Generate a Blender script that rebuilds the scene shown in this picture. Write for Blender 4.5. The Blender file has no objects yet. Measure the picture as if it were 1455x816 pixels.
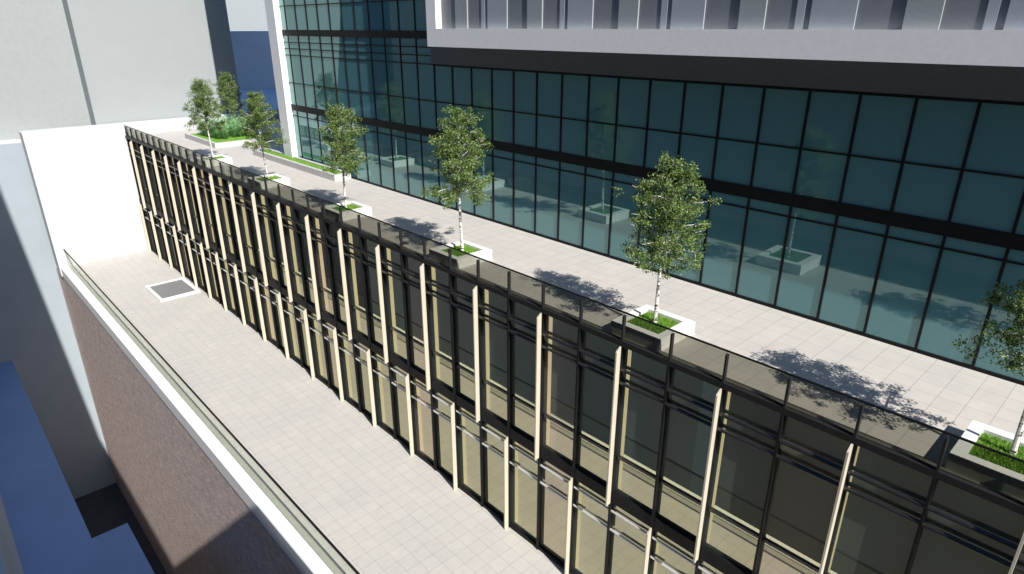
import bpy, math, random
from mathutils import Vector, Matrix
random.seed(7)
sc = bpy.context.scene
COL = sc.collection
ZS = 21.488                      # lower terrace paving sits at world z = 0, the camera at z = 21.488
ZF = -9.79                       # upper terrace paving, measured from eye level
Z0 = -21.488                     # lower terrace paving
GR = -49.16                      # street level

# ------------------------------------------------------------------ materials
def nt(name):
    m = bpy.data.materials.new(name); m.use_nodes = True
    t = m.node_tree; t.nodes.clear()
    o = t.nodes.new('ShaderNodeOutputMaterial')
    return m, t, o
def N(t, typ, **kw):
    n = t.nodes.new(typ)
    for k, v in kw.items():
        if k in n.inputs.keys(): n.inputs[k].default_value = v
        else: setattr(n, k, v)
    return n
def L(t, a, b): t.links.new(a, b)
def ramp(t, fac, stops):
    r = t.nodes.new('ShaderNodeValToRGB')
    while len(r.color_ramp.elements) < len(stops): r.color_ramp.elements.new(0.5)
    for e, (p, c) in zip(r.color_ramp.elements, stops):
        e.position = p; e.color = (*c, 1)
    L(t, fac, r.inputs[0]); return r
def plain(name, col, rough=0.6, var=0.10, scale=1.5, metal=0.0, bump=0.0, bscale=60, spec=0.5):
    m, t, o = nt(name)
    b = N(t, 'ShaderNodeBsdfPrincipled'); b.inputs['Roughness'].default_value = rough
    b.inputs['Metallic'].default_value = metal
    b.inputs['Specular IOR Level'].default_value = spec
    g = t.nodes.new('ShaderNodeNewGeometry')
    n = N(t, 'ShaderNodeTexNoise'); n.inputs['Scale'].default_value = scale; n.inputs['Detail'].default_value = 6
    L(t, g.outputs['Position'], n.inputs['Vector'])
    c0 = tuple(max(0, x*(1-var)) for x in col); c1 = tuple(min(1, x*(1+var)) for x in col)
    r = ramp(t, n.outputs['Fac'], [(0.3, c0), (0.7, c1)])
    L(t, r.outputs[0], b.inputs['Base Color'])
    if bump:
        n2 = N(t, 'ShaderNodeTexNoise'); n2.inputs['Scale'].default_value = bscale; n2.inputs['Detail'].default_value = 4
        L(t, g.outputs['Position'], n2.inputs['Vector'])
        bp = N(t, 'ShaderNodeBump'); bp.inputs['Strength'].default_value = bump; bp.inputs['Distance'].default_value = 0.02
        L(t, n2.outputs['Fac'], bp.inputs['Height']); L(t, bp.outputs[0], b.inputs['Normal'])
    L(t, b.outputs[0], o.inputs[0])
    return m
def paving(name, size, ox, oy, ca, cb, cm):
    m, t, o = nt(name)
    b = N(t, 'ShaderNodeBsdfPrincipled'); b.inputs['Roughness'].default_value = 0.75; b.inputs['Specular IOR Level'].default_value = 0.3
    g = t.nodes.new('ShaderNodeNewGeometry')
    mp = N(t, 'ShaderNodeMapping'); mp.inputs['Location'].default_value = (-ox, -oy, 0)
    L(t, g.outputs['Position'], mp.inputs['Vector'])
    br = N(t, 'ShaderNodeTexBrick'); br.offset = 0.0; br.squash = 1.0
    for k, v in {'Scale': 1.0, 'Brick Width': size, 'Row Height': size, 'Mortar Size': 0.010, 'Mortar Smooth': 0.25, 'Bias': 0.0}.items():
        br.inputs[k].default_value = v
    br.inputs['Color1'].default_value = (*ca, 1); br.inputs['Color2'].default_value = (*cb, 1); br.inputs['Mortar'].default_value = (*cm, 1)
    L(t, mp.outputs[0], br.inputs['Vector'])
    n = N(t, 'ShaderNodeTexNoise'); n.inputs['Scale'].default_value = 2.2; n.inputs['Detail'].default_value = 8; n.inputs['Roughness'].default_value = 0.65
    L(t, g.outputs['Position'], n.inputs['Vector'])
    r = ramp(t, n.outputs['Fac'], [(0.25, (0.91, 0.91, 0.92)), (0.5, (0.98, 0.975, 0.97)), (0.78, (1.04, 1.035, 1.02))])
    n2 = N(t, 'ShaderNodeTexNoise'); n2.inputs['Scale'].default_value = 0.35; n2.inputs['Detail'].default_value = 3
    L(t, g.outputs['Position'], n2.inputs['Vector'])
    r2 = ramp(t, n2.outputs['Fac'], [(0.3, (0.95, 0.95, 0.96)), (0.7, (1.03, 1.02, 1.0))])
    mx = N(t, 'ShaderNodeMix', data_type='RGBA', blend_type='MULTIPLY'); mx.inputs[0].default_value = 1.0
    L(t, br.outputs['Color'], mx.inputs[6]); L(t, r.outputs[0], mx.inputs[7])
    mx2 = N(t, 'ShaderNodeMix', data_type='RGBA', blend_type='MULTIPLY'); mx2.inputs[0].default_value = 1.0
    L(t, mx.outputs[2], mx2.inputs[6]); L(t, r2.outputs[0], mx2.inputs[7])
    L(t, mx2.outputs[2], b.inputs['Base Color'])
    bp = N(t, 'ShaderNodeBump'); bp.inputs['Strength'].default_value = 0.25; bp.inputs['Distance'].default_value = 0.01; bp.invert = True
    L(t, br.outputs['Fac'], bp.inputs['Height']); L(t, bp.outputs[0], b.inputs['Normal'])
    L(t, b.outputs[0], o.inputs[0])
    return m
def brickwork(name):
    m, t, o = nt(name)
    b = N(t, 'ShaderNodeBsdfPrincipled'); b.inputs['Roughness'].default_value = 0.85; b.inputs['Specular IOR Level'].default_value = 0.2
    g = t.nodes.new('ShaderNodeNewGeometry')
    s = t.nodes.new('ShaderNodeSeparateXYZ'); L(t, g.outputs['Position'], s.inputs[0])
    c = t.nodes.new('ShaderNodeCombineXYZ'); L(t, s.outputs['Y'], c.inputs['X']); L(t, s.outputs['Z'], c.inputs['Y'])
    br = N(t, 'ShaderNodeTexBrick'); br.offset = 0.5
    for k, v in {'Scale': 1.0, 'Brick Width': 0.46, 'Row Height': 0.155, 'Mortar Size': 0.012, 'Mortar Smooth': 0.1, 'Bias': -0.1}.items():
        br.inputs[k].default_value = v
    br.inputs['Color1'].default_value = (0.82, 0.67, 0.60, 1); br.inputs['Color2'].default_value = (0.54, 0.46, 0.435, 1); br.inputs['Mortar'].default_value = (0.34, 0.31, 0.30, 1)
    L(t, c.outputs[0], br.inputs['Vector'])
    n = N(t, 'ShaderNodeTexNoise'); n.inputs['Scale'].default_value = 1.1; n.inputs['Detail'].default_value = 9; n.inputs['Roughness'].default_value = 0.7
    L(t, c.outputs[0], n.inputs['Vector'])
    r = ramp(t, n.outputs['Fac'], [(0.3, (0.86, 0.87, 0.90)), (0.7, (1.10, 1.06, 1.03))])
    mx = N(t, 'ShaderNodeMix', data_type='RGBA', blend_type='MULTIPLY'); mx.inputs[0].default_value = 1.0
    L(t, br.outputs['Color'], mx.inputs[6]); L(t, r.outputs[0], mx.inputs[7])
    L(t, mx.outputs[2], b.inputs['Base Color'])
    L(t, b.outputs[0], o.inputs[0])
    return m
def mirror_glass(name, base, tint, f0, f1, rough=0.0):
    """coated facade glass: dark body behind a tinted reflective coat, stronger towards grazing view"""
    m, t, o = nt(name)
    d = N(t, 'ShaderNodeBsdfDiffuse'); d.inputs['Color'].default_value = (*base, 1)
    gl = N(t, 'ShaderNodeBsdfGlossy'); gl.inputs['Color'].default_value = (*tint, 1); gl.inputs['Roughness'].default_value = rough
    lw = N(t, 'ShaderNodeLayerWeight'); lw.inputs['Blend'].default_value = 0.5
    mr = N(t, 'ShaderNodeMapRange'); mr.inputs['From Min'].default_value = 0.15; mr.inputs['From Max'].default_value = 0.95
    mr.inputs['To Min'].default_value = f0; mr.inputs['To Max'].default_value = f1
    L(t, lw.outputs['Facing'], mr.inputs['Value'])
    mx = t.nodes.new('ShaderNodeMixShader')
    L(t, mr.outputs[0], mx.inputs[0]); L(t, d.outputs[0], mx.inputs[1]); L(t, gl.outputs[0], mx.inputs[2])
    L(t, mx.outputs[0], o.inputs[0])
    return m
def clear_glass(name, trans, tint, f0, f1):
    m, t, o = nt(name)
    d = N(t, 'ShaderNodeBsdfTransparent'); d.inputs['Color'].default_value = (*trans, 1)
    gl = N(t, 'ShaderNodeBsdfGlossy'); gl.inputs['Color'].default_value = (*tint, 1); gl.inputs['Roughness'].default_value = 0.0
    lw = N(t, 'ShaderNodeLayerWeight'); lw.inputs['Blend'].default_value = 0.5
    mr = N(t, 'ShaderNodeMapRange'); mr.inputs['From Min'].default_value = 0.2; mr.inputs['From Max'].default_value = 1.0
    mr.inputs['To Min'].default_value = f0; mr.inputs['To Max'].default_value = f1
    L(t, lw.outputs['Facing'], mr.inputs['Value'])
    mx = t.nodes.new('ShaderNodeMixShader')
    L(t, mr.outputs[0], mx.inputs[0]); L(t, d.outputs[0], mx.inputs[1]); L(t, gl.outputs[0], mx.inputs[2])
    L(t, mx.outputs[0], o.inputs[0])
    return m
def leafmat(name, stops, trans=0.35, rough=0.5):
    m, t, o = nt(name)
    g = t.nodes.new('ShaderNodeNewGeometry')
    r = ramp(t, g.outputs['Random Per Island'], stops)
    b = N(t, 'ShaderNodeBsdfPrincipled'); b.inputs['Roughness'].default_value = rough; b.inputs['Specular IOR Level'].default_value = 0.4
    L(t, r.outputs[0], b.inputs['Base Color'])
    tr = N(t, 'ShaderNodeBsdfTranslucent'); L(t, r.outputs[0], tr.inputs['Color'])
    mx = t.nodes.new('ShaderNodeMixShader'); mx.inputs[0].default_value = trans
    L(t, b.outputs[0], mx.inputs[1]); L(t, tr.outputs[0], mx.inputs[2]); L(t, mx.outputs[0], o.inputs[0])
    return m
def barkmat():
    m, t, o = nt('birch_bark')
    b = N(t, 'ShaderNodeBsdfPrincipled'); b.inputs['Roughness'].default_value = 0.7
    tc = t.nodes.new('ShaderNodeTexCoord')
    mp = N(t, 'ShaderNodeMapping'); mp.inputs['Scale'].default_value = (4, 4, 11)
    L(t, tc.outputs['Object'], mp.inputs['Vector'])
    n = N(t, 'ShaderNodeTexNoise'); n.inputs['Scale'].default_value = 1.0; n.inputs['Detail'].default_value = 4; n.inputs['Roughness'].default_value = 0.6
    L(t, mp.outputs[0], n.inputs['Vector'])
    r = ramp(t, n.outputs['Fac'], [(0.42, (0.015, 0.013, 0.012)), (0.455, (0.55, 0.53, 0.50)), (0.7, (0.78, 0.76, 0.73))])
    L(t, r.outputs[0], b.inputs['Base Color']); L(t, b.outputs[0], o.inputs[0])
    return m

M = {}
M['tile_low'] = paving('paving_lower', 0.69, 10.349, 22.54, (0.462, 0.448, 0.422), (0.442, 0.428, 0.404), (0.30, 0.30, 0.292))
M['tile_up'] = paving('paving_upper', 0.69, 16.31, 2.66, (0.478, 0.455, 0.424), (0.458, 0.436, 0.406), (0.31, 0.30, 0.288))
M['brick'] = brickwork('brown_brick')
M['white'] = plain('white_render', (0.525, 0.54, 0.56), 0.7, 0.02, 3, bump=0.1, bscale=25)
M['coping'] = plain('coping_stone', (0.92, 0.92, 0.915), 0.6, 0.03, 4)
M['boxwhite'] = plain('white_cladding', (0.80, 0.80, 0.795), 0.6, 0.035, 6, bump=0.15, bscale=30)
M['grey_lit'] = plain('grey_render', (0.285, 0.305, 0.31), 0.8, 0.02, 0.6, bump=0.1, bscale=8)
M['grey_far'] = plain('grey_render_rough', (0.28, 0.30, 0.30), 0.8, 0.04, 2.5, bump=0.3, bscale=5)
M['navy'] = plain('slate_block', (0.44, 0.47, 0.52), 0.8, 0.03, 0.4)
M['roof'] = plain('roof_shade_blue', (0.19, 0.32, 0.56), 0.7, 0.04, 0.25)  # blue of sky-lit shade is put into the roof colour
M['roof_far'] = plain('slate_roof', (0.46, 0.50, 0.56), 0.7, 0.04, 0.25)
M['grey_low'] = plain('grey_render_shade_tint', (0.295, 0.345, 0.38), 0.8, 0.03, 0.6, bump=0.1, bscale=8)  # grey render with the blue of its shaded part mixed into the colour
M['blue_low'] = plain('grey_render_shade_blue', (0.42, 0.50, 0.58), 0.8, 0.03, 0.6)  # grey wall colour with the blue cast of shade built in
M['asphalt'] = plain('asphalt', (0.05, 0.055, 0.07), 0.9, 0.15, 0.8)
M['black'] = plain('black_metal', (0.009, 0.009, 0.010), 0.5, 0.1, 3, spec=0.15)
M['tube'] = plain('dark_tube', (0.016, 0.0155, 0.016), 0.22, 0.1, 3, spec=0.7)
M['post'] = plain('dark_post', (0.017, 0.0165, 0.018), 0.5, 0.1, 3, spec=0.2)
M['beige'] = plain('beige_fin', (0.50, 0.46, 0.37), 0.6, 0.03, 3)
M['steel'] = plain('bright_steel', (0.72, 0.73, 0.75), 0.3, 0.03, 4, metal=0.45)
M['back'] = plain('dark_core', (0.02, 0.02, 0.022), 0.9, 0.1, 1)
M['planter'] = plain('white_concrete', (0.72, 0.72, 0.71), 0.75, 0.05, 5, bump=0.1, bscale=40)
M['greyconc'] = plain('grey_concrete', (0.46, 0.455, 0.455), 0.8, 0.06, 5, bump=0.1, bscale=40)
M['turf'] = plain('turf', (0.13, 0.27, 0.03), 0.9, 0.3, 9)
M['gpanel'] = plain('grainy_panel', (0.27, 0.295, 0.31), 0.7, 0.10, 40, bump=0.3, bscale=50)
M['bpanel'] = plain('bluegrey_panel', (0.30, 0.33, 0.37), 0.6, 0.03, 4)
M['dpanel'] = plain('dark_panel', (0.17, 0.18, 0.20), 0.6, 0.05, 4)
M['soffit'] = plain('charcoal_cladding', (0.085, 0.093, 0.108), 0.6, 0.1, 12)
M['skypane'] = plain('grey_skylight_pane', (0.17, 0.17, 0.175), 0.5, 0.03, 2)
M['glass_green'] = mirror_glass('olive_glass', (0.090, 0.118, 0.106), (0.90, 0.865, 0.61), 0.47, 0.60)
M['glass_brown'] = mirror_glass('bronze_glass', (0.20, 0.188, 0.145), (0.93, 0.84, 0.64), 0.47, 0.60)
M['glass_teal'] = mirror_glass('teal_glass', (0.065, 0.175, 0.205), (0.72, 1.0, 0.92), 0.12, 0.40)
M['bal_dark'] = clear_glass('smoked_glass', (0.60, 0.60, 0.56), (0.85, 0.87, 0.78), 0.015, 0.26)
M['bal_light'] = clear_glass('greenish_glass', (0.885, 0.895, 0.86), (0.9, 1.0, 0.9), 0.004, 0.06)
M['leaf'] = leafmat('birch_leaf', [(0.0, (0.045, 0.085, 0.016)), (0.4, (0.11, 0.185, 0.036)), (0.8, (0.20, 0.30, 0.07)), (1.0, (0.40, 0.48, 0.22))])
M['shrub'] = leafmat('shrub_leaf', [(0.0, (0.11, 0.30, 0.06)), (0.5, (0.28, 0.56, 0.20)), (1.0, (0.62, 0.75, 0.58))])
M['grass'] = leafmat('grass_blade', [(0.0, (0.10, 0.22, 0.02)), (0.6, (0.20, 0.40, 0.045)), (1.0, (0.33, 0.52, 0.09))], 0.25)
M['bark'] = barkmat()

# ------------------------------------------------------------------ mesh building
class MB:
    def __init__(s): s.v = []; s.f = []
    def box(s, x0, x1, y0, y1, z0, z1):
        b = len(s.v)
        s.v += [(x0,y0,z0),(x1,y0,z0),(x1,y1,z0),(x0,y1,z0),(x0,y0,z1),(x1,y0,z1),(x1,y1,z1),(x0,y1,z1)]
        s.f += [tuple(b+i for i in q) for q in ((3,2,1,0),(4,5,6,7),(0,1,5,4),(1,2,6,5),(2,3,7,6),(3,0,4,7))]
        return s
    def prism(s, pts, z0, z1):
        """pts counter-clockwise seen from above"""
        b = len(s.v); n = len(pts)
        s.v += [(x, y, z0) for x, y in pts] + [(x, y, z1) for x, y in pts]
        s.f += [tuple(b+i for i in reversed(range(n))), tuple(b+n+i for i in range(n))]
        for i in range(n):
            j = (i+1) % n
            s.f.append((b+i, b+j, b+n+j, b+n+i))
        return s
    def ring(s, x0, x1, y0, y1, z0, z1, t):
        """open rectangular frame, wall thickness t"""
        b = len(s.v)
        o = [(x0,y0),(x1,y0),(x1,y1),(x0,y1)]; i_ = [(x0+t,y0+t),(x1-t,y0+t),(x1-t,y1-t),(x0+t,y1-t)]
        for z in (z0, z1):
            s.v += [(x,y,z) for x,y in o] + [(x,y,z) for x,y in i_]
        for k in range(4):
            j = (k+1) % 4
            s.f += [(b+k,b+j,b+8+j,b+8+k), (b+4+j,b+4+k,b+12+k,b+12+j), (b+8+k,b+8+j,b+12+j,b+12+k), (b+j,b+k,b+4+k,b+4+j)]
        return s
    def tube(s, p0, p1, r0, r1, n=8, caps=True):
        p0 = Vector(p0); p1 = Vector(p1); d = (p1-p0).normalized()
        u = d.orthogonal().normalized(); w = d.cross(u); b = len(s.v)
        for p, r in ((p0, r0), (p1, r1)):
            for k in range(n):
                a = 2*math.pi*k/n
                s.v.append(tuple(p + r*(math.cos(a)*u + math.sin(a)*w)))
        for k in range(n):
            j = (k+1) % n
            s.f.append((b+k, b+j, b+n+j, b+n+k))
        if caps: s.f += [tuple(b+k for k in reversed(range(n))), tuple(b+n+k for k in range(n))]
        return s
    def path(s, pts, rs, n=8):
        b = len(s.v); pts = [Vector(p) for p in pts]
        u = None
        for i, p in enumerate(pts):
            d = (pts[min(i+1, len(pts)-1)] - pts[max(i-1, 0)]).normalized()
            if u is None: u = d.orthogonal().normalized()
            u = (u - d*u.dot(d)).normalized(); w = d.cross(u)
            for k in range(n):
                a = 2*math.pi*k/n
                s.v.append(tuple(p + rs[i]*(math.cos(a)*u + math.sin(a)*w)))
        for i in range(len(pts)-1):
            for k in range(n):
                j = (k+1) % n
                s.f.append((b+i*n+k, b+i*n+j, b+(i+1)*n+j, b+(i+1)*n+k))
        s.f += [tuple(b+k for k in reversed(range(n))), tuple(b+(len(pts)-1)*n+k for k in range(n))]
        return s
    def mesh(s, name, mat):
        me = bpy.data.meshes.new(name); me.from_pydata(s.v, [], s.f); me.update()
        me.materials.append(mat)
        return me

def wpos(o):
    p = Vector(o.location); q = o.parent
    while q: p += Vector(q.location); q = q.parent
    return p
def build(mb, name, mat, parent=None, origin=None):
    """mesh given in eye-level coordinates; the object sits at origin (eye-level) and its mesh is local to it"""
    if origin is None:
        origin = tuple(wpos(parent) - Vector((0,0,ZS))) if parent else (0,0,0)
    o0 = Vector(origin)
    mb.v = [tuple(Vector(p)-o0) for p in mb.v]
    o = bpy.data.objects.new(name, mb.mesh(name, mat)); COL.objects.link(o)
    w = o0 + Vector((0,0,ZS))
    if parent: o.parent = parent; w = w - wpos(parent)
    o.location = w
    return o
def empty(name, loc, label, cat, group=None):
    o = bpy.data.objects.new(name, None); COL.objects.link(o)
    o.location = (loc[0], loc[1], loc[2]+ZS); o.empty_display_size = 0.3
    return tag(o, label, cat, group)
def tag(o, label, cat, group=None):
    o['label'] = label; o['category'] = cat
    if group: o['group'] = group
    return o
def kind(o, k): o['kind'] = k; return o
def clone(o, parent, loc=None):
    c = o.copy(); COL.objects.link(c); c.parent = parent
    if loc is not None: c.location = loc
    return c
def B(*a): return MB().box(*a)

# ------------------------------------------------------------------ setting
kind(build(B(-400, 400, -400, 500, GR-0.5, GR), 'street', M['asphalt']), 'structure')
kind(build(B(8.70, 16.15, -14.0, 72.3, Z0-0.2, Z0), 'terrace_floor', M['tile_low']), 'structure')
up = MB().prism([(16.14,-14),(22.36,-14),(22.36,49.7),(34,49.7),(34,72.3),(16.14,72.3)], ZF-0.16, ZF)
kind(build(up, 'terrace_paving', M['tile_up']), 'structure')

# ------------------------------------------------------------------ brick building with coping
brick = empty('brick_building', (8.1, 30, GR), 'brown brick building with a white coping along its roof terrace', 'building')
build(B(8.10, 16.6, -14, 76.1, GR, -22.40), 'wall', M['brick'], brick)
build(B(8.70, 16.6, -14, 76.09, -22.40, Z0-0.2), 'roof_slab', M['planter'], brick)
build(B(8.05, 8.66, -14, 72.3, -22.42, -21.44), 'coping', M['coping'], brick)

# glass balustrade on the coping
bal = empty('glass_balustrade', (8.7, 30, Z0), 'pale greenish glass balustrade with thin black handrail on the white coping', 'balustrade')
yb = [72.28 - 2.98*k for k in range(30)]
for a, b in zip(yb[1:], yb[:-1]):
    if a < -14: break
    build(B(8.685, 8.70, a+0.006, b-0.006, -21.46, -19.79), 'glass_pane', M['bal_light'], bal)
build(B(8.655, 8.745, -14, 72.29, -19.80, -19.74), 'handrail', M['black'], bal)
build(B(8.66, 8.70, -14, 72.295, -21.488, -21.46), 'base_channel', M['steel'], bal)

# skylight
sk = empty('skylight', (14.2, 59, Z0), 'low white framed skylight with a grey pane in the lower terrace paving', 'skylight')
build(MB().ring(12.45, 15.70, 56.7, 61.1, Z0-0.02, Z0+0.16, 0.27), 'frame', M['planter'], sk)
build(B(12.72, 15.43, 56.97, 60.83, Z0-0.02, Z0+0.10), 'pane', M['skypane'], sk)

# white end wall
build_wall = build(B(7.96, 26.9, 72.3, 74.1, -22.40, -8.76), 'end_wall', M['white'])
tag(build_wall, 'tall blank white end wall closing off both terraces', 'wall')

# ------------------------------------------------------------------ glazed podium
pod = empty('glazed_building', (16.1, 30, Z0), 'two storey glazed block with black mullions and beige fins between the terraces', 'building')
def ym(i):
    return 9.83 + 1.879*(34-i) if i >= 12 else 51.17 + 1.712*(12-i)
I0, I1 = 0, 46
build(B(16.21, 22.3, -14, 72.29, Z0+0.002, ZF-0.165), 'core_wall', M['back'], pod)
build(B(15.98, 16.135, -14, 72.29, -10.0, ZF-0.012), 'spandrel_band', M['post'], pod)
build(B(16.0, 16.205, -14, 72.29, -16.55, -16.04), 'spandrel_band', M['black'], pod)
build(B(16.0, 16.205, -14, 72.29, Z0+0.001, Z0+0.16), 'sill', M['black'], pod)
m0 = build(B(15.95, 16.205, -0.035, 0.035, Z0+0.003, -10.002), 'mullion', M['black'], pod, (16.08, 0, Z0))
f_lo = MB(); f_lo.v = [(15.73,-.028,Z0+.002),(15.95,-.028,Z0+.002),(15.95,.028,Z0+.002),(15.73,.028,Z0+.002),(15.73,-.028,-16.66),(15.95,-.028,-16.50),(15.95,.028,-16.50),(15.73,.028,-16.66)]
f_lo.f = [(3,2,1,0),(4,5,6,7),(0,1,5,4),(1,2,6,5),(2,3,7,6),(3,0,4,7)]
f_up = MB(); f_up.v = [(15.73,-.028,-16.60),(15.95,-.028,-16.56),(15.95,.028,-16.56),(15.73,.028,-16.60),(15.73,-.028,-10.14),(15.95,-.028,-9.99),(15.95,.028,-9.99),(15.73,.028,-10.14)]
f_up.f = list(f_lo.f)
F0 = build(f_lo, 'fin', M['beige'], pod, (15.84, 0, Z0))
F1 = build(f_up, 'fin', M['beige'], pod, (15.84, 0, -16.6))
first = {'m': True, 0: True, 1: True}
def put(o, key, y):
    loc = Vector(o.location); loc.y = y - wpos(pod).y
    if first[key]: first[key] = False; o.location = loc
    else: clone(o, pod, loc)
for i in range(I0, I1+1):
    put(m0, 'm', ym(i))
    put(F0 if i % 2 == 0 else F1, i % 2, ym(i))
def window(y0, y1, za, zb, brown):
    g = M['glass_brown'] if brown else M['glass_green']
    w = build(B(16.15, 16.18, y0+0.037, y1-0.037, za+0.004, zb-0.004), 'window', g, pod)
    return w
for i in range(I0, I1):
    y1, y0 = ym(i), ym(i+1)
    br = (i % 5 == 1)
    wu = window(y0, y1, -16.04, -10.0, br)
    build(B(16.09, 16.148, y0+0.037, y1-0.037, -14.57, -14.46), 'transom', M['tube'], wu)
    for z in (-10.88, -11.40):
        build(MB().tube((16.02, y0+0.036, z), (16.02, y1-0.036, z), 0.064, 0.064, 12), 'tube_rail', M['tube'], wu)
    wl = window(y0, y1, Z0+0.16, -16.55, br)
    for z in (-16.98, -17.86):
        build(MB().tube((16.06, y0+0.036, z), (16.06, y1-0.036, z), 0.048, 0.048, 10), 'steel_rail', M['steel'], wl)
wl = build(B(16.15, 16.18, ym(0)+0.037, 72.28, Z0+0.16, -10.0), 'end_pane', M['glass_green'], pod)

# balustrade on top of the podium
ub = empty('glass_balustrade', (16.1, 30, ZF), 'smoked glass balustrade with black posts along the upper terrace edge', 'balustrade')
p0 = build(B(15.985, 16.11, -0.032, 0.032, ZF-0.011, -8.87), 'post', M['post'], ub, (16.05, 0, ZF))
for i in range(I0, I1+1):
    loc = Vector(p0.location); loc.y = ym(i) - 30
    if i == I0: p0.location = loc
    else: clone(p0, ub, loc)
    if i < I1:
        build(B(16.114, 16.128, ym(i+1)+0.01, ym(i)-0.01, ZF-0.011, -8.83), 'glass_pane', M['bal_dark'], ub)
build(B(16.095, 16.150, -14, 72.28, -8.829, -8.785), 'handrail', M['black'], ub)

# ------------------------------------------------------------------ glass tower
tow = empty('tower_building', (22.3, 20, ZF), 'dark teal glass tower with black bands and a white overhanging box above the trees', 'building')
YT = lambda n: 17.42 - 1.589*n
NA, NB = -19, 18
build(B(22.40, 62, -40, 49.6, GR, 50), 'core_wall', M['back'], tow)
build(B(21.87, 22.60, 48.42, 49.8, ZF-0.02, 50.02), 'pier', M['boxwhite'], tow)
build(B(22.28, 22.39, -13, 48.41, -5.86, -5.42), 'spandrel_band', M['black'], tow)
build(B(22.28, 22.39, 30.2, 48.41, -0.586, -0.18), 'spandrel_band', M['black'], tow)
build(B(22.28, 22.39, -13, 48.41, ZF+0.001, ZF+0.11), 'sill', M['black'], tow)
build(B(22.28, 22.39, -13, 30.2, -1.96, -1.86), 'head_rail', M['black'], tow)
build(B(22.15, 22.39, -13, 30.19, -1.855, 0.2), 'recess_wall', M['soffit'], tow)
tm = build(B(22.285, 22.385, -0.04, 0.04, ZF+0.112, -1.962), 'mullion', M['black'], tow, (22.3, 0, ZF))
tM = build(B(22.285, 22.385, -0.04, 0.04, ZF+0.112, 6.0), 'mullion', M['black'], tow, (22.3, 0, ZF))
fst = [True, True]
def pane(y0, y1, za, zb, trans):
    w = build(B(22.33, 22.36, y0+0.042, y1-0.042, za+0.003, zb-0.003), 'window', M['glass_teal'], tow)
    for z in trans:
        build(B(22.295, 22.328, y0+0.042, y1-0.042, z-0.03, z+0.03), 'transom', M['black'], w)
ys = [48.42] + [YT(n) for n in range(NA, NB+1)]
for k, (y1, y0) in enumerate(zip(ys[:-1], ys[1:])):
    tall = y0 > 30.2
    o, j = (tM, 1) if tall else (tm, 0)
    loc = Vector(o.location); loc.y = y0 - 20
    if fst[j]: fst[j] = False; o.location = loc
    else: clone(o, tow, loc)
    pane(y0, y1, ZF+0.11, -5.86, (-6.24,))
    if tall:
        pane(y0, y1, -5.42, -0.586, (-3.85, -1.90, -1.45, -1.02))
        pane(y0, y1, -0.18, 6.0, (1.39,))
    elif y1 > 30.2:
        pane(30.2, y1, -0.18, 6.0, (1.39,)); pane(30.2, y1, -5.42, -0.586, (-3.85, -1.90, -1.45, -1.02)); pane(y0, 30.2, -5.42, -1.96, (-3.85,))
    else:
        pane(y0, y1, -5.42, -1.96, (-3.85,))
# overhanging box
ob = MB()
ob.box(20.80, 22.14, -20, 28.57, -0.916, -0.067)
ob.box(20.80, 22.14, 27.79, 28.57, -0.066, 10.0)
ob.box(20.80, 22.14, -20, 27.788, 9.2, 10.0)
ov = build(ob, 'overhang', M['boxwhite'], tow)
build(B(21.16, 22.14, -20, 27.785, -0.065, 9.198), 'backing_wall', M['dpanel'], ov)
gp = build(B(21.09, 21.158, 0.0, 0.90, -0.065, 9.198), 'grainy_panel', M['gpanel'], ov, (21.1, 0, 0))
bp = build(B(21.105, 21.158, 2.20, 3.52, -0.065, 9.198), 'smooth_panel', M['bpanel'], ov, (21.1, 0, 0))
rp = build(B(21.125, 21.158, 3.72, 3.98, -0.065, 9.198), 'narrow_panel', M['bpanel'], ov, (21.1, 0, 0))
for k in range(9):
    for o in (gp, bp, rp):
        w = 25.70 - 4.97*k
        if o is not gp and w + 3.9 > 27.7: continue
        loc = Vector(o.location); loc.y = w - 20
        if k == (0 if o is gp else 1): o.location = loc
        else: clone(o, ov, loc)

# ------------------------------------------------------------------ surrounding blocks
def block(name, mat, pts, z0, z1, label, roof=None, cat='building'):
    c = pts[0]
    e = empty(name, (c[0], c[1], z0), label, cat)
    build(MB().prism(pts, z0, z1), 'wall', mat, e)
    if roof:
        cx = sum(p[0] for p in pts)/len(pts); cy = sum(p[1] for p in pts)/len(pts)
        build(MB().prism(pts, z1+0.004, z1+0.05), 'roof', roof, e)
    return e
R4 = lambda x0, x1, y0, y1: [(x0,y0),(x1,y0),(x1,y1),(x0,y1)]
block('office_block', M['grey_lit'], R4(14.19, 28.45, 74.3, 96), GR, 24, 'broad pale grey blank block rising behind the white end wall')
block('office_block', M['grey_far'], [(14.18,76.35),(14.18,112),(-16,112),(-16,87.2),(4.5,79.6)], -10.0, 26, 'pale grey rough tower set back at an angle, left of the broad block')
block('grey_building', M['grey_low'], R4(-16, 14.185, 76.12, 110), GR, -10.05, 'lower grey block below the angled tower, its wall half in shade', M['white'])
block('slate_building', M['navy'], R4(38.67, 70, 101, 116), GR, -0.55, 'dark slate blue block in shade between the broad block and the tower pier')
block('slate_building', M['navy'], R4(36, 40.95, 116.1, 124), GR, 22, 'narrow shaded block standing behind the slate blue block')
block('flat_roof_building', M['navy'], R4(26.95, 60, 74.2, 100.9), GR, -8.8, 'low block with blue flat roof behind the shrub bed', M['roof_far'])
block('distant_building', M['grey_lit'], R4(40, 120, 140, 150), GR, 40, 'sunlit pale grey block farthest away beside the tower pier')
block('low_building', M['navy'], [(-1.3,20),(4.55,20),(4.55,42.85),(2.45,42.85),(2.45,76.1),(-1.3,76.1)], GR, -31.05, 'low L shaped block with flat shade-blue roof below the brick wall', M['roof'])
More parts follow.
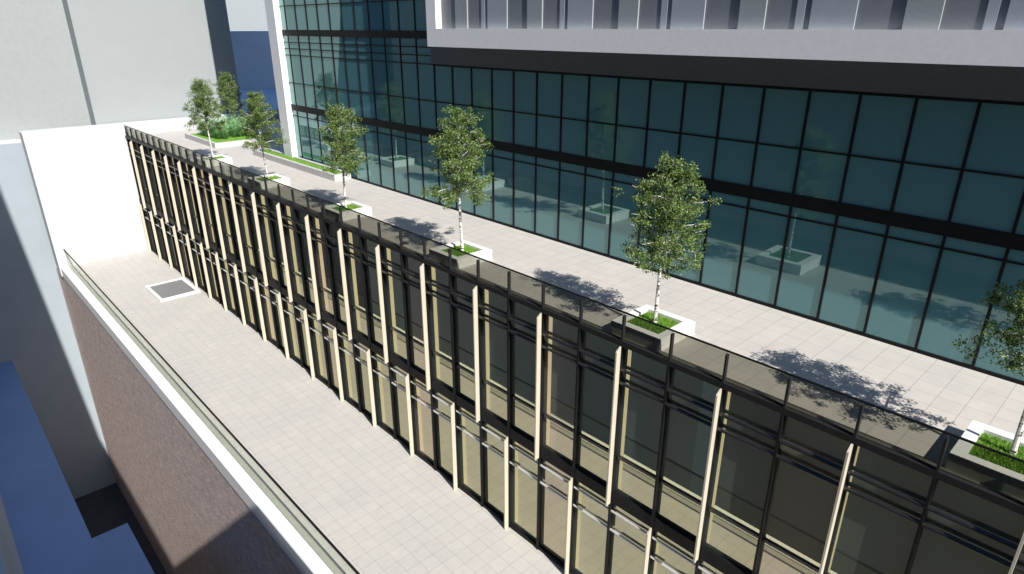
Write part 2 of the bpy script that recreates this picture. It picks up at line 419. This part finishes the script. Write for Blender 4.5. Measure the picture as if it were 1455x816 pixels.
block('side_building', M['blue_low'], R4(-4.9, -1.28, 18, 60), GR, -19.0, 'shaded grey wall beside the flat shade-blue roof at the bottom left corner')
# long high rise across the street, with unseen blocks added to shape its shadow
block('high_rise', M['grey_lit'], R4(-30, -5.0, -60, 76), GR, 20.7, 'long grey high rise beyond the low shade-blue roofed block')
block('high_rise', M['grey_lit'], R4(-30, -5.02, -53, -46.6), 20.71, 44.1, 'unseen upper block on the long grey high rise, placed to shade the coping')  # unseen caster for the slanting shadow on brick wall and coping

tp = MB(); zb, zt = 20.72, 54.7  # unseen caster, tapered to set the shadow edge on the grey building
for z in (zb, zt):
    xe = -5.72 - 0.0737*(z-23.1)
    tp.v += [(-29.9, -20, z), (xe-3.58, -20, z), (xe, 0, z), (-29.9, 0, z)]
tp.f = [(3,2,1,0),(4,5,6,7),(0,1,5,4),(1,2,6,5),(2,3,7,6),(3,0,4,7)]
ht = empty('high_rise', (-15, -10, zb), 'unseen tapering block added on the long grey high rise to cast shade', 'building')
build(tp, 'wall', M['grey_lit'], ht)

# ------------------------------------------------------------------ planters
PY = [52.25, 42.35, 32.1, 21.9, 11.38, 1.20]
PX = 17.25
words = ['square white planter with a birch, nearest the white end wall', 'square white planter facing the far end of the long planter',
         'square white planter just past the near end of the long planter', 'square white planter with a birch, third nearest on the terrace',
         'square white planter with a birch, second nearest on the terrace', 'nearest and largest looking square white planter, at the right edge']
e0 = empty('planter', (PX, PY[0], ZF), words[0], 'planter', 'square planters along the balustrade')
box0 = build(MB().ring(16.24, 18.27, PY[0]-1.015, PY[0]+1.015, ZF-0.004, ZF+0.44, 0.29), 'planter_wall', M['planter'], e0)
turf0 = build(B(16.535, 17.975, PY[0]-0.72, PY[0]+0.72, ZF+0.002, ZF+0.33), 'soil', M['turf'], e0)
for y, w in list(zip(PY, words))[1:]:
    e = e0.copy(); COL.objects.link(e); e.location.y = y; e['label'] = w
    clone(box0, e); clone(turf0, e)
lp = empty('long_planter', (21.5, 46, ZF), 'long low grey planter with grass at the foot of the tower pier', 'planter')
build(MB().ring(20.90, 22.17, 40.1, 53.6, ZF-0.004, ZF+0.44, 0.24), 'planter_wall', M['greyconc'], lp)
build(B(21.145, 21.925, 40.345, 53.355, ZF+0.002, ZF+0.36), 'soil', M['turf'], lp)
bd = empty('raised_bed', (21.8, 62.5, ZF), 'raised grey walled bed with grass and shrubs by the white end wall', 'planter')
build(MB().ring(19.75, 25.2, 58.9, 66.6, ZF-0.004, ZF+0.44, 0.24), 'planter_wall', M['greyconc'], bd)
build(B(19.995, 24.955, 59.145, 66.355, ZF+0.002, ZF+0.36), 'soil', M['turf'], bd)

# grass blades
gb = MB()
def blades(x0, x1, y0, y1, z, n, h):
    for _ in range(n):
        x = random.uniform(x0, x1); y = random.uniform(y0, y1); a = random.uniform(0, 6.283)
        hh = h*random.uniform(.5, 1.2); w = 0.012; lx, ly = random.gauss(0, .03), random.gauss(0, .03)
        b = len(gb.v)
        gb.v += [(x-w*math.cos(a), y-w*math.sin(a), z), (x+w*math.cos(a), y+w*math.sin(a), z), (x+lx, y+ly, z+hh)]
        gb.f.append((b, b+1, b+2))
for y in PY:
    blades(16.55, 17.96, y-0.7, y+0.7, ZF+0.33, 5000 if y < 15 else 2500, 0.075)
blades(21.16, 21.91, 40.36, 53.34, ZF+0.36, 6000, 0.07)
blades(20.0, 24.95, 59.15, 66.35, ZF+0.36, 9000, 0.09)
g = build(gb, 'grass', M['grass']); kind(tag(g, 'short bright green grass growing in the planters', 'grass'), 'stuff')

# ------------------------------------------------------------------ birch trees
def leaf(mb, c, n, l, w):
    u = n.orthogonal().normalized(); u.rotate(Matrix.Rotation(random.uniform(0, 6.283), 3, n)); v = n.cross(u)
    b = len(mb.v)
    mb.v += [tuple(c - u*l*.5), tuple(c + v*w*.5 + n*.01), tuple(c + u*l*.5), tuple(c - v*w*.5 + n*.01)]
    mb.f += [(b, b+1, b+2, b+3)]
def birch(seed, H=6.0):
    rnd = random.Random(seed)
    tr = MB(); cr = MB()
    bend = [rnd.uniform(-.10, .10) for _ in range(4)]
    def axis(z):
        s = z/H
        return Vector((bend[0]*math.sin(2.2*s)+bend[1]*s*s*1.2, bend[2]*math.sin(2.6*s)+bend[3]*s*s*1.2, z))
    k = 14
    tr.path([axis(H*.97*i/k - (0.1 if i == 0 else 0)) for i in range(k+1)], [0.060*(1-i/k)**.9*(1.25 if i == 0 else 1)+.010 for i in range(k+1)], 10)
    nb = 42
    for i in range(nb):
        s = (i+.5)/nb
        z = 2.45 + (H-2.65)*s**.95
        q = (z-2.45)/(H-2.45)
        R = 1.70*(max(0.0, 1-q)**.60)*(0.66+.34*min(1, q*4+.25)) * rnd.uniform(.62, 1.12)
        R = max(R, .34)
        a = i*2.39996 + rnd.uniform(-.5, .5)
        base = axis(z - .35*R*.6)
        out = Vector((math.cos(a), math.sin(a), 0))
        tip = base + out*R + Vector((0, 0, R*rnd.uniform(.0, .4) if q < .2 else R*rnd.uniform(.2, .8)))
        mid = base.lerp(tip, .5) + Vector((0, 0, .06*R))
        r0 = .012 + .018*(1-q)
        tr.path([base, mid, tip], [r0, r0*.65, .005], 5)
        nc = 4 + int(R*5.0)
        for c in range(nc):
            t = rnd.uniform(.25, 1.05)
            p = base.lerp(tip, t) + Vector((rnd.gauss(0, .15), rnd.gauss(0, .15), rnd.gauss(-.04, .16)))
            if rnd.random() < .75:
                tr.path([base.lerp(tip, max(.1, t-.2)), p], [.006, .003], 3)
            cl = rnd.uniform(.13, .24)
            hang = rnd.uniform(.7, 1.15)
            for _ in range(int(rnd.uniform(32, 58))):
                d = Vector((rnd.gauss(0, 1), rnd.gauss(0, 1), rnd.gauss(0, 1)))
                d = d.normalized()*cl*rnd.random()**.4
                pp = p + Vector((d.x*1.15, d.y*1.15, d.z*1.0*hang - .03))
                n = Vector((rnd.gauss(0, .7), rnd.gauss(0, .7), rnd.gauss(.45, .5)))
                if n.length < .1: n = Vector((0, 0, 1))
                leaf(cr, pp, n.normalized(), rnd.uniform(.07, .12), rnd.uniform(.034, .054))
    return tr, cr
TL = ['slender birch with open crown nearest the white end wall, in a square planter', 'birch facing the far end of the long planter, before the slate block',
      'birch near the long planter, third from the far end of the row', 'bushy birch in the middle of the terrace, before the dark teal glass',
      'tall bright green birch in full view, second nearest on the terrace', 'nearest birch with dark shaded crown cut off by the right edge']
TZ = [0.99, 0.95, 0.96, 1.06, 0.97, 0.93]
TR = [0.4, 2.1, 4.4, 1.0, 3.0, 5.2]
GRP = 'birches in a row along the upper terrace'
protos = []
for sd, (x, y, lab, s, r) in zip((11, 23, 37), ((PX, PY[0], TL[0], TZ[0], TR[0]), (PX, PY[1], TL[1], TZ[1], TR[1]), (PX, PY[2], TL[2], TZ[2], TR[2]))):
    e = empty('birch_tree', (x, y, ZF+0.33), lab, 'tree', GRP)
    tr, cr = birch(sd)
    for mb, nm, mt in ((tr, 'trunk', M['bark']), (cr, 'crown', M['leaf'])):
        o = bpy.data.objects.new(nm, mb.mesh(nm, mt)); COL.objects.link(o); o.parent = e
    e.scale = (s, s, s); e.rotation_euler.z = r
    protos.append(e)
def tree_copy(src, x, y, z, lab, s, r, group=GRP):
    e = src.copy(); COL.objects.link(e); e.location = (x, y, z+ZS); e['label'] = lab
    e.scale = (s, s, s); e.rotation_euler = (0, 0, r)
    for ch in src.children: clone(ch, e)
    return e
for k in (3, 4, 5):
    tree_copy(protos[(k+1) % 3], PX + (0.12 if k < 5 else 0.2), PY[k], ZF+0.33, TL[k], TZ[k], TR[k])
tree_copy(protos[1], 23.6, 64.6, ZF+0.36, 'birch standing in the shrubs of the raised bed', 0.93, 0.9)

# ------------------------------------------------------------------ shrubs in the raised bed
def shrub(seed):
    rnd = random.Random(seed); mb = MB()
    for st in range(26):
        a = rnd.uniform(0, 6.283); lean = rnd.uniform(.05, .5); hh = rnd.uniform(.55, 1.25)
        for k in range(20):
            t = rnd.random()**.8
            p = Vector((math.cos(a)*lean*t, math.sin(a)*lean*t, hh*t))
            d = Vector((rnd.gauss(0, 1), rnd.gauss(0, 1), rnd.uniform(.0, .9))).normalized()
            w = d.cross(Vector((0, 0, 1)))
            w = w.normalized()*.018 if w.length > .05 else Vector((.018, 0, 0))
            l = rnd.uniform(.16, .30); b = len(mb.v)
            mb.v += [tuple(p), tuple(p+d*l*.5+w), tuple(p+d*l), tuple(p+d*l*.5-w)]
            mb.f.append((b, b+1, b+2, b+3))
    return mb
sh0 = bpy.data.objects.new('shrub', shrub(3).mesh('shrub', M['shrub'])); COL.objects.link(sh0)
tag(sh0, 'bright green leafy shrub in the raised bed by the white end wall', 'shrub', 'shrubs massed in the raised bed')
spots = [(20.9+dx*0.72+random.uniform(-.2,.2), 61.3+dy*1.0+random.uniform(-.25,.25)) for dy in range(5) for dx in range(5)]
for k, (x, y) in enumerate(spots):
    o = sh0 if k == 0 else sh0.copy()
    if k: COL.objects.link(o)
    s = random.uniform(1.05, 1.5)
    o.location = (x, y, ZF+0.355+ZS); o.rotation_euler.z = random.uniform(0, 6.28); o.scale = (s, s, s)

# ------------------------------------------------------------------ light, sky, camera
SUN = Vector((0.20, 1.12, -1.0)).normalized()
sl = bpy.data.lights.new('sun', 'SUN'); sl.energy = 5.0; sl.angle = math.radians(0.25); sl.color = (1.0, 0.955, 0.89)
so = bpy.data.objects.new('sun', sl); COL.objects.link(so); so.location = (-20, -60, 90)
so.rotation_euler = SUN.to_track_quat('-Z', 'Y').to_euler()
w = bpy.data.worlds.new('World'); sc.world = w; w.use_nodes = True
t = w.node_tree; t.nodes.clear()
out = t.nodes.new('ShaderNodeOutputWorld'); bg = t.nodes.new('ShaderNodeBackground'); sk_ = t.nodes.new('ShaderNodeTexSky')
sk_.sky_type = 'NISHITA'; sk_.sun_disc = False
sk_.sun_elevation = math.asin(-SUN.z); sk_.sun_rotation = math.atan2(-SUN.x, -SUN.y) % (2*math.pi)
sk_.air_density = 1.0; sk_.dust_density = 0.6; sk_.ozone_density = 3.0
bg.inputs['Strength'].default_value = 0.13
hs = t.nodes.new('ShaderNodeHueSaturation'); hs.inputs['Saturation'].default_value = 1.3
t.links.new(sk_.outputs[0], hs.inputs['Color']); t.links.new(hs.outputs[0], bg.inputs[0]); t.links.new(bg.outputs[0], out.inputs[0])

cam = bpy.data.cameras.new('camera'); cam.sensor_width = 36; cam.sensor_fit = 'HORIZONTAL'; cam.lens = 917.0/1455*36
cam.clip_start = 0.1; cam.clip_end = 2000
co = bpy.data.objects.new('camera', cam); COL.objects.link(co)
co.location = (0, 0, ZS); co.rotation_euler = (math.radians(90-21.936), 0, -math.radians(43.051))
sc.camera = co
v = sc.view_settings
v.view_transform = 'Standard'; v.look = 'None'; v.gamma = 1.0; v.exposure = 0.6; v.use_curve_mapping = False
sc.cycles.use_denoising = True
sc.cycles.max_bounces = 8; sc.cycles.transparent_max_bounces = 12
